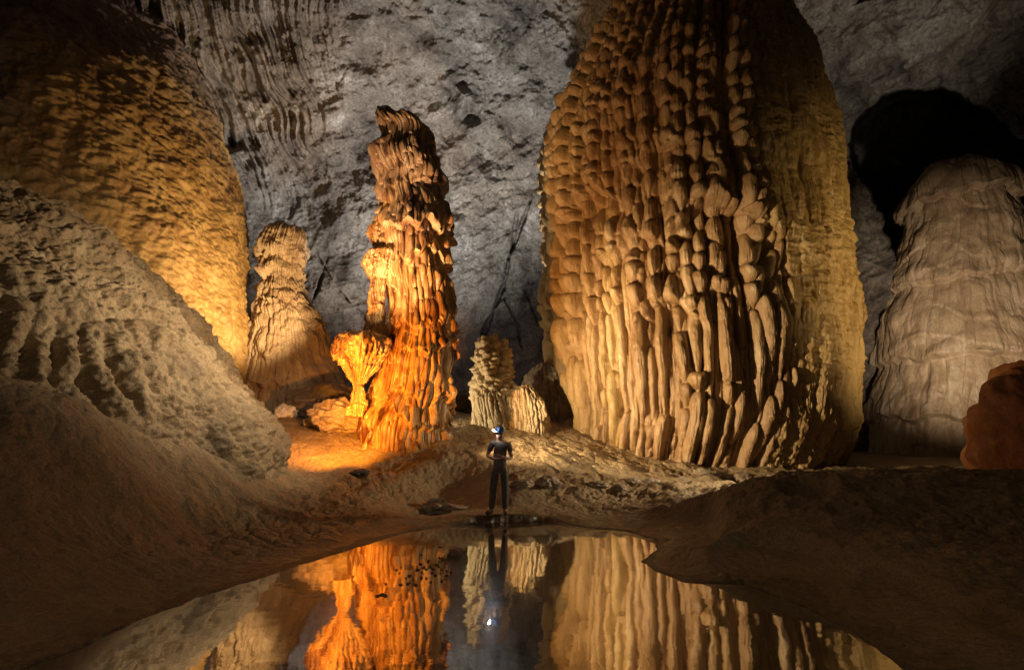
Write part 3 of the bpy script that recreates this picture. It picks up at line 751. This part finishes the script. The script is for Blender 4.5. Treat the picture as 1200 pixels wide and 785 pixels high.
mrows = [(215, 0, -120), (228, 0, -80), (245, 0, -40), (258, 0, 0), (272, 0, 50), (292, 0, 100), (318, 0, 150), (348, 0, 197), (388, 0, 245), (430, 0, 283), (480, 0, 312), (520, 0, 330), (552, 0, 338)]
si, pr = profile(mrows, 19.0, 760, center_px=-210, zb=-.4)
V, at_ = body(si, pr, 1250, 60, mound_field)
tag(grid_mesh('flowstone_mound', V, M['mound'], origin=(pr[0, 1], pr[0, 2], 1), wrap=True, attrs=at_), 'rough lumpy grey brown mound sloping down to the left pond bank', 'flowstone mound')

# ------------------------------------------------------------------ loose rocks
def rock(name, px, py, d, sx, sy, sz, mat, label, seed=1, cat='rock', group=None, sink=.25, rough=.3, on_ground=True):
    c = at(px, py, d); z = gz(c[0], c[1]) if on_ground else c[2]
    n = 90 if max(sx, sz) > .6 else 36
    u = np.linspace(0, math.pi, n)[:, None]; v = np.linspace(0, 2 * math.pi, n * 2, endpoint=False)[None]
    D = np.stack([np.sin(u) * np.cos(v), np.sin(u) * np.sin(v), np.cos(u) + 0 * v], -1)
    r = 1 + fbm(D, 1.2, 4, seed) * rough * 1.6
    f1, f2, cid = worley(D, 1.6, seed)
    r = r * (1 + (cid - .5) * .16 * sstep(0, .25, f2 - f1)) + fbm(D, 5, 3, seed + 2) * .06
    P = D * r[..., None] * np.array([sx, sy, sz]) + np.array([c[0], c[1], z + sz * (1 - sink * 2)])
    o = grid_mesh(name, P, M[mat], origin=(c[0], c[1], z), wrap=True)
    return tag(o, label, cat, group)
rock('boulder', 335, 489, 18.5, .42, .4, .3, 'white_rock', 'small white boulder beside the tip of the rough mound', 3)
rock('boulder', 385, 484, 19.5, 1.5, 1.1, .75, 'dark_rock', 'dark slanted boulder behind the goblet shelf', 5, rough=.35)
rock('boulder', 400, 497, 17.2, .95, .8, .55, 'rock', 'broken pale rubble block below the goblet shelf', 8, rough=.5)
rock('boulder', 372, 494, 17.4, .35, .35, .22, 'rock', 'smaller rubble block left of the broken pale block', 9, rough=.5)
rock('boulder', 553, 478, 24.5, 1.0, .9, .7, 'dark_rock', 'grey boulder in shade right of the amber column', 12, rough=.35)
rock('boulder', 514, 572, 12.7, .36, .3, .2, 'rock', 'pale craggy rock on the mud left of the caver', 14, rough=.6, sink=.15)
rock('rock', 537, 577, 12.4, .34, .2, .07, 'rock', 'flat tawny stone just right of the pale craggy rock', 15, rough=.5)
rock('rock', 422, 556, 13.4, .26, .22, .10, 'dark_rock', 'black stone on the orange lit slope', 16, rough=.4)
rock('outcrop', 1216, 500, 12.4, 1.15, 1.6, 2.0, 'rust_rock', 'rust red outcrop rising at the right edge of the cave', 17, 'outcrop', rough=.28, sink=.3)
rock('boulder', 1140, 546, 12.6, .35, .3, .16, 'rust_rock', 'low rust brown rock at the foot of the red outcrop', 18, rough=.5)
RG = 'stones scattered along the foot of the colossal column'
spots = [(742, 566, 14.3), (763, 562, 14.6), (778, 571, 14.0), (800, 562, 15.2), (822, 560, 15.6), (846, 558, 15.9), (873, 560, 15.6), (905, 557, 16.2), (700, 571, 13.4), (668, 560, 14.6), (641, 574, 13.0), (612, 576, 12.8), (726, 577, 13.2), (931, 556, 16.4)]
rr_ = random.Random(5)
srt = [('grey knobbly', 'rock'), ('pale rounded', 'white_rock'), ('tawny flat', 'rock')]
names_lab = ['leftmost', 'second', 'third', 'fourth', 'fifth', 'sixth', 'seventh', 'eighth', 'ninth', 'tenth', 'eleventh', 'twelfth', 'thirteenth', 'rightmost']
for k, (x, y, d) in enumerate(sorted(spots)):
    s = rr_.uniform(.09, .22)
    rock('stone', x, y, d, s * rr_.uniform(1, 1.7), s, s * rr_.uniform(.45, .8), 'rock', f'small tawny stone, {names_lab[k]} from the left at the foot of the colossal column', 30 + k, 'stone', RG, sink=.2, rough=.4)

# floating litter on the pond
def litter():
    r = np.random.default_rng(4); vs = []; fs = []
    def clump(px, py, s):
        c = onz(px, py)[:2]; n = 9; a0 = r.uniform(0, 6)
        rad = s * r.uniform(.3, .75, n); b = len(vs)
        for k in range(n):
            a = a0 + k * 2 * math.pi / n; vs.append((c[0] + rad[k] * math.cos(a) * 1.5, c[1] + rad[k] * math.sin(a), -.004))
        for k in range(n):
            a = a0 + k * 2 * math.pi / n; vs.append((c[0] + rad[k] * .6 * math.cos(a) * 1.5, c[1] + rad[k] * .6 * math.sin(a), .008 + r.uniform(0, .012)))
        for k in range(n): fs.append((b + k, b + (k + 1) % n, b + n + (k + 1) % n, b + n + k))
        fs.append(tuple(b + n + k for k in range(n)))
    for _ in range(44):
        t = r.normal(size=2); clump(500 + t[0] * 16, 668 + t[1] * 9 - t[0] * 2, r.uniform(.008, .035))
    for _ in range(30):
        t = r.uniform(0, 1); clump(508 + t * 34 + r.normal() * 2, 658 - t * 8 + r.normal() * 1.5, r.uniform(.006, .025))
    for px, py, s in [(447, 697, .05), (452, 698, .03), (442, 698, .03), (470, 685, .035), (478, 684, .03), (452, 684, .02), (515, 641, .04), (508, 640, .02)]: clump(px, py, s)
    me = bpy.data.meshes.new('floating_litter'); me.from_pydata(vs, [], fs); me.materials.append(M['boot'])
    o = bpy.data.objects.new('floating_litter', me); col.objects.link(o)
    tag(o, 'dark flecks of litter afloat on the orange reflection', kind='stuff')
# ------------------------------------------------------------------ caver
def skinned(name, verts, edges, radii, mat, parent=None, loc=(0, 0, 0), sub=2, root=0):
    me = bpy.data.meshes.new(name); me.from_pydata([tuple(v) for v in verts], edges, [])
    tmp = bpy.data.objects.new(name + '_tmp', me); col.objects.link(tmp)
    md = tmp.modifiers.new('skin', 'SKIN'); md.use_smooth_shade = True
    sv = me.skin_vertices[0].data
    for i, r in enumerate(radii):
        sv[i].radius = r if isinstance(r, tuple) else (r, r)
    sv[root].use_root = True
    ms = tmp.modifiers.new('sub', 'SUBSURF'); ms.levels = sub; ms.render_levels = sub
    dg = bpy.context.evaluated_depsgraph_get()
    out = bpy.data.meshes.new_from_object(tmp.evaluated_get(dg)); out.name = name
    bpy.data.objects.remove(tmp)
    for p in out.polygons: p.use_smooth = True
    out.materials.clear(); out.materials.append(mat)
    o = bpy.data.objects.new(name, out); col.objects.link(o)
    if parent: o.parent = parent
    else: o.location = loc
    return o

M['skin'] = plain('warm skin', (.42, .24, .16), .55)
M['shirt'] = plain('charcoal t-shirt cloth', (.12, .095, .085), .85, bscale=25)
M['trouser'] = plain('dark muddy trousers', (.095, .085, .085), .85, bscale=14)
M['boot'] = plain('muddy boot leather', (.07, .05, .035), .7)
M['helmet'] = plain('blue helmet shell', (.05, .09, .20), .35, spec=.5)
M['hair'] = plain('dark hair', (.02, .014, .01), .7)
M['strap'] = plain('black strap', (.02, .02, .02), .7)
M['glow'] = plain('lit white head lamp', (.9, .9, .9), .4, emit=(.92, .95, 1.0), es=900)

def caver():
    fp = at(585, 597.5, 11.2); g = gz(fp[0], fp[1]); L0 = (fp[0], fp[1], g)
    # local frame: x right in the picture, y away from the camera, z up; height 1.76
    bv = [(0, 0, .98), (0, .005, 1.12), (0, 0, 1.30), (0, 0, 1.44), (0, -.005, 1.53), (-.01, -.02, 1.59), (-.012, -.022, 1.69),       # pelvis .. head 0-6
          (.09, 0, .94), (.115, -.01, .52), (.125, .02, .10), (.135, -.10, .045),      # right of picture leg 7-10
          (-.09, 0, .94), (-.135, -.02, .52), (-.165, .02, .10), (-.235, -.07, .045),    # left leg 11-14
          (.175, 0, 1.415), (.25, .01, 1.15), (.10, -.19, 1.15), (.0, -.215, 1.19),         # arm right 15-18
          (-.18, 0, 1.445), (-.275, .01, 1.19), (-.10, -.18, 1.13), (.02, -.185, 1.145)]       # arm left 19-22
    be = [(0, 1), (1, 2), (2, 3), (3, 4), (4, 5), (5, 6), (0, 7), (7, 8), (8, 9), (9, 10), (0, 11), (11, 12), (12, 13), (13, 14), (3, 15), (15, 16), (16, 17), (17, 18), (3, 19), (19, 20), (20, 21), (21, 22)]
    br = [(.13, .1), (.12, .09), (.14, .10), (.10, .08), .058, .092, .112, .085, .058, .042, .035, .085, .058, .042, .035, .06, .042, .032, .026, .06, .042, .032, .026]
    body_ = skinned('person', bv, be, br, M['skin'], None, L0)
    tag(body_, 'caver in blue helmet with lit head lamp, arms folded, at the pond edge', 'person')
    k = 1.16
    # t-shirt
    sv = [bv[0], bv[1], bv[2], bv[3], bv[15], (.232, .008, 1.27), bv[19], (-.237, .008, 1.27), (0, 0, .93)]
    skinned('shirt', sv, [(8, 0), (0, 1), (1, 2), (2, 3), (3, 4), (4, 5), (3, 6), (6, 7)], [(.155, .12), (.142, .11), (.16, .12), (.11, .09), .077, .062, .077, .062, (.152, .118)], M['shirt'], body_)
    # trousers
    skinned('trousers', [(0, 0, .99), (0, 0, .93), bv[7], bv[8], (.125, .015, .09), bv[11], bv[12], (-.162, .015, .09)], [(0, 1), (1, 2), (2, 3), (3, 4), (1, 5), (5, 6), (6, 7)],
            [(.145, .11), (.135, .11), .10, .078, .068, .10, .078, .068], M['trouser'], body_)
    for s, (hx, hy), (tx, ty) in ((1, (.125, .04), (.14, -.16)), (-1, (-.163, .04), (-.275, -.10))):
        skinned('boot', [(hx, hy, .12), (hx, hy, .05), ((hx + tx) / 2, (hy + ty) / 2, .05), (tx, ty, .035)], [(0, 1), (1, 2), (2, 3)], [.055, .052, .048, .036], M['boot'], body_)
    # face: nose, ears; head looks to the left of the picture
    hc = np.array([-.012, -.022, 1.665])
    look = np.array([-.78, -.62, 0]); sidev = np.array([.62, -.78, 0])
    nb = hc + look * .088
    skinned('nose', [tuple(nb + np.array([0, 0, .02])), tuple(nb + look * .022 + np.array([0, 0, -.012]))], [(0, 1)], [.010, .014], M['skin'], body_, sub=1)
    for s in (1, -1):
        e = hc + sidev * .085 * s
        skinned('ear', [tuple(e + np.array([0, 0, .018])), tuple(e + np.array([0, 0, -.018]))], [(0, 1)], [.015, .011], M['skin'], body_, sub=1)
        ey = hc + look * .084 + sidev * .032 * s + np.array([0, 0, .015])
        skinned('eye', [tuple(ey), tuple(ey + look * .006)], [(0, 1)], [.010, .009], M['hair'], body_, sub=1)
    mo = hc + look * .083 + np.array([0, 0, -.045])
    skinned('mouth', [tuple(mo - sidev * .022), tuple(mo + sidev * .022)], [(0, 1)], [.006, .006], plain('lips', (.3, .12, .09)), body_, sub=1)
    # hands: each a palm with five fingers folded on the upper arms
    def hand(c, dirx, seed):
        c = np.array(c); d = np.array([dirx, -.05, .12]); d /= np.linalg.norm(d); up = np.array([0, 0, 1.0])
        vs = [tuple(c), tuple(c + d * .05)]; es = [(0, 1)]; rs = [(.026, .018), (.034, .016)]
        for q in range(4):
            o = (q - 1.5) * .019; ln = (.062, .072, .068, .052)[q]
            b = len(vs)
            vs += [tuple(c + d * .075 + up * o), tuple(c + d * (.075 + ln * .55) + up * o + np.array([0, .004, 0])), tuple(c + d * (.075 + ln) + up * o + np.array([0, .028, 0]))]
            es += [(1, b), (b, b + 1), (b + 1, b + 2)]; rs += [.0095, .0085, .0075]
        b = len(vs)
        vs += [tuple(c + d * .02 + up * .034 + np.array([0, -.01, 0])), tuple(c + d * .055 + up * .055 + np.array([0, -.012, 0]))]
        es += [(0, b), (b, b + 1)]; rs += [.011, .009]
        skinned('hand', vs, es, rs, M['skin'], body_, sub=1)
    hand((.0, -.215, 1.19), -1, 1); hand((.02, -.185, 1.145), 1, 2)
    # helmet: shell with brim, strap, lamp
    u = np.linspace(0, math.pi / 2 * 1.08, 24)[:, None]; v = np.linspace(0, 2 * math.pi, 48, endpoint=False)[None]
    def shell(rx, ry, rz, cut=1.0):
        X = rx * np.sin(u * cut) * np.cos(v); Y = ry * np.sin(u * cut) * np.sin(v); Z = rz * np.cos(u * cut) + 0 * v
        brim = sstep(1.3, 1.69, u)
        X = X * (1 + .12 * brim); Y = Y * (1 + .12 * brim)
        q = look[0] * X / rx + look[1] * Y / ry
        return np.stack([X + look[0] * .02 * brim * (q > 0), Y + look[1] * .02 * brim * (q > 0), Z + .012 * np.abs(np.sin(v * 3)) * (1 - brim) * np.sin(u)], -1)
    Vh = shell(.106, .112, .118) + hc + np.array([0, .004, .034]) + np.array([0, 0, 0])
    inner = shell(.099, .105, .110)[::-1] + hc + np.array([0, .004, .034])
    hm = grid_mesh('helmet', np.concatenate([Vh, inner]) + np.array(L0), M['helmet'], origin=L0, wrap=True, parent=body_)
    hl = hc + look * .15 + np.array([0, 0, .062])
    skinned('headlamp', [tuple(hl - look * .02), tuple(hl)], [(0, 1)], [.026, .030], M['strap'], hm, sub=1)
    ln_ = skinned('lamp_lens', [tuple(hl + look * .022), tuple(hl + look * .036)], [(0, 1)], [.022, .017], M['glow'], hm, sub=2)
    for s in (1, -1):
        skinned('chin_strap', [tuple(hc + sidev * .098 * s + np.array([0, 0, .04])), tuple(hc + sidev * .075 * s + look * .03 + np.array([0, 0, -.05])), tuple(hc + look * .055 + np.array([0, 0, -.095]))], [(0, 1), (1, 2)], [.006, .006, .006], M['strap'], hm, sub=1)
    return np.array(L0) + hl, look
lamp_pos, look = caver()
litter()

# ------------------------------------------------------------------ lamps placed about the cave, plus added fill
def spot(name, loc, target, power, colr, ang=80, blend=.8, size=.15):
    l = bpy.data.lights.new(name, 'SPOT'); l.energy = power; l.color = colr; l.spot_size = R(ang); l.spot_blend = blend; l.shadow_soft_size = size
    o = bpy.data.objects.new(name, l); col.objects.link(o); o.location = loc
    o.rotation_euler = (Vector(target) - Vector(loc)).to_track_quat('-Z', 'Y').to_euler(); return o
def point(name, loc, power, colr, size=.2):
    l = bpy.data.lights.new(name, 'POINT'); l.energy = power; l.color = colr; l.shadow_soft_size = size
    o = bpy.data.objects.new(name, l); col.objects.link(o); o.location = loc; return o

AMB = (1.0, .345, .035); WRM = (1.0, .73, .41); WHT = (1.0, .86, .68); COOL = (.86, .92, 1.0)
spot('lamp_amber', (-5.2, 11.6, gz(-5.2, 11.6) + 1.0), (-3.4, 17, 5.6), 4400, AMB, 90, 1, .05)
spot('lamp_amber_back', (-7.0, 17.6, gz(-7.0, 17.6) + .8), (-4.2, 17.1, 3.6), 900, AMB, 75, 1, .05)
spot('lamp_amber_ground', (-4.3, 13.4, 2.4), (-5.8, 16.2, 1.0), 1100, AMB, 110, 1, .05)
spot('lamp_amber_top', (-5.0, 11.6, 3.2), (-3.4, 17, 9.8), 5000, (1, .70, .40), 55, 1, .1)
# lamps thrown up the wall behind the columns; the low one is added fill
spot('lamp_wall', at(585, 455, 25.5), at(400, -60, 36), 19000, (1, .95, .88), 108, 1, .3)
spot('fill_wall_low', (-1.5, 26.5, 3.5), at(500, 300, 36), 800, (.95, .9, 1), 140, 1, .3)  # soft fill with no source of its own, lifts the dim lower wall
spot('lamp_wall_right', (16, 15, 12), at(950, -10, 33), 2600, WHT, 60, 1, .4)
spot('lamp_column', (-3.1, 13.6, 2.4), (6.6, 19, 4.4), 9500, WRM, 74, 1, .06)
spot('fill_column_top', (-3.1, 13.6, 3.0), (6.4, 19.5, 12), 2000, WRM, 60, 1, .1)  # fill added beside the column lamp to brighten the dark top
spot('lamp_column_right', (18, 11, 3.4), at(970, 330, 21), 4200, (1, .70, .32), 70, .9, .2)
spot('lamp_pale', (13, 14, 2.4), at(1115, 340, 33), 9000, (1, .80, .58), 50, 1, .2)
spot('lamp_mound', (-3.1, 10.6, 5.2), (-10, 12.4, 2.6), 1500, (1, .80, .54), 120, 1, .12)
spot('lamp_dome', (-7.4, 18.4, 5), at(150, 230, 23), 4200, (1, .68, .32), 96, .9, .2)
spot('lamp_small', at(440, 505, 19.3) + np.array([.8, -.3, .6]), at(580, 460, 20), 700, (1, .8, .5), 95, .9, .1)
spot('lamp_shore', (9.0, 13.4, 2.8), (.5, 14.0, .6), 2000, (1, .78, .5), 70, 1, .1)
point('fill_behind_camera', (-1.5, -1.2, 3.2), 300, (1, .78, .52), .4)  # unseen fill added behind the camera to soften contrast

w = bpy.data.worlds.new('World'); sc.world = w; w.use_nodes = True
w.node_tree.nodes['Background'].inputs[0].default_value = (.5, .55, .7, 1)
w.node_tree.nodes['Background'].inputs[1].default_value = .02

sc.view_settings.view_transform = 'Standard'; sc.view_settings.look = 'None'
sc.view_settings.exposure = 0; sc.view_settings.gamma = 1
cy = sc.cycles
cy.use_denoising = True; cy.max_bounces = 6; cy.diffuse_bounces = 3; cy.glossy_bounces = 3; cy.sample_clamp_indirect = 6
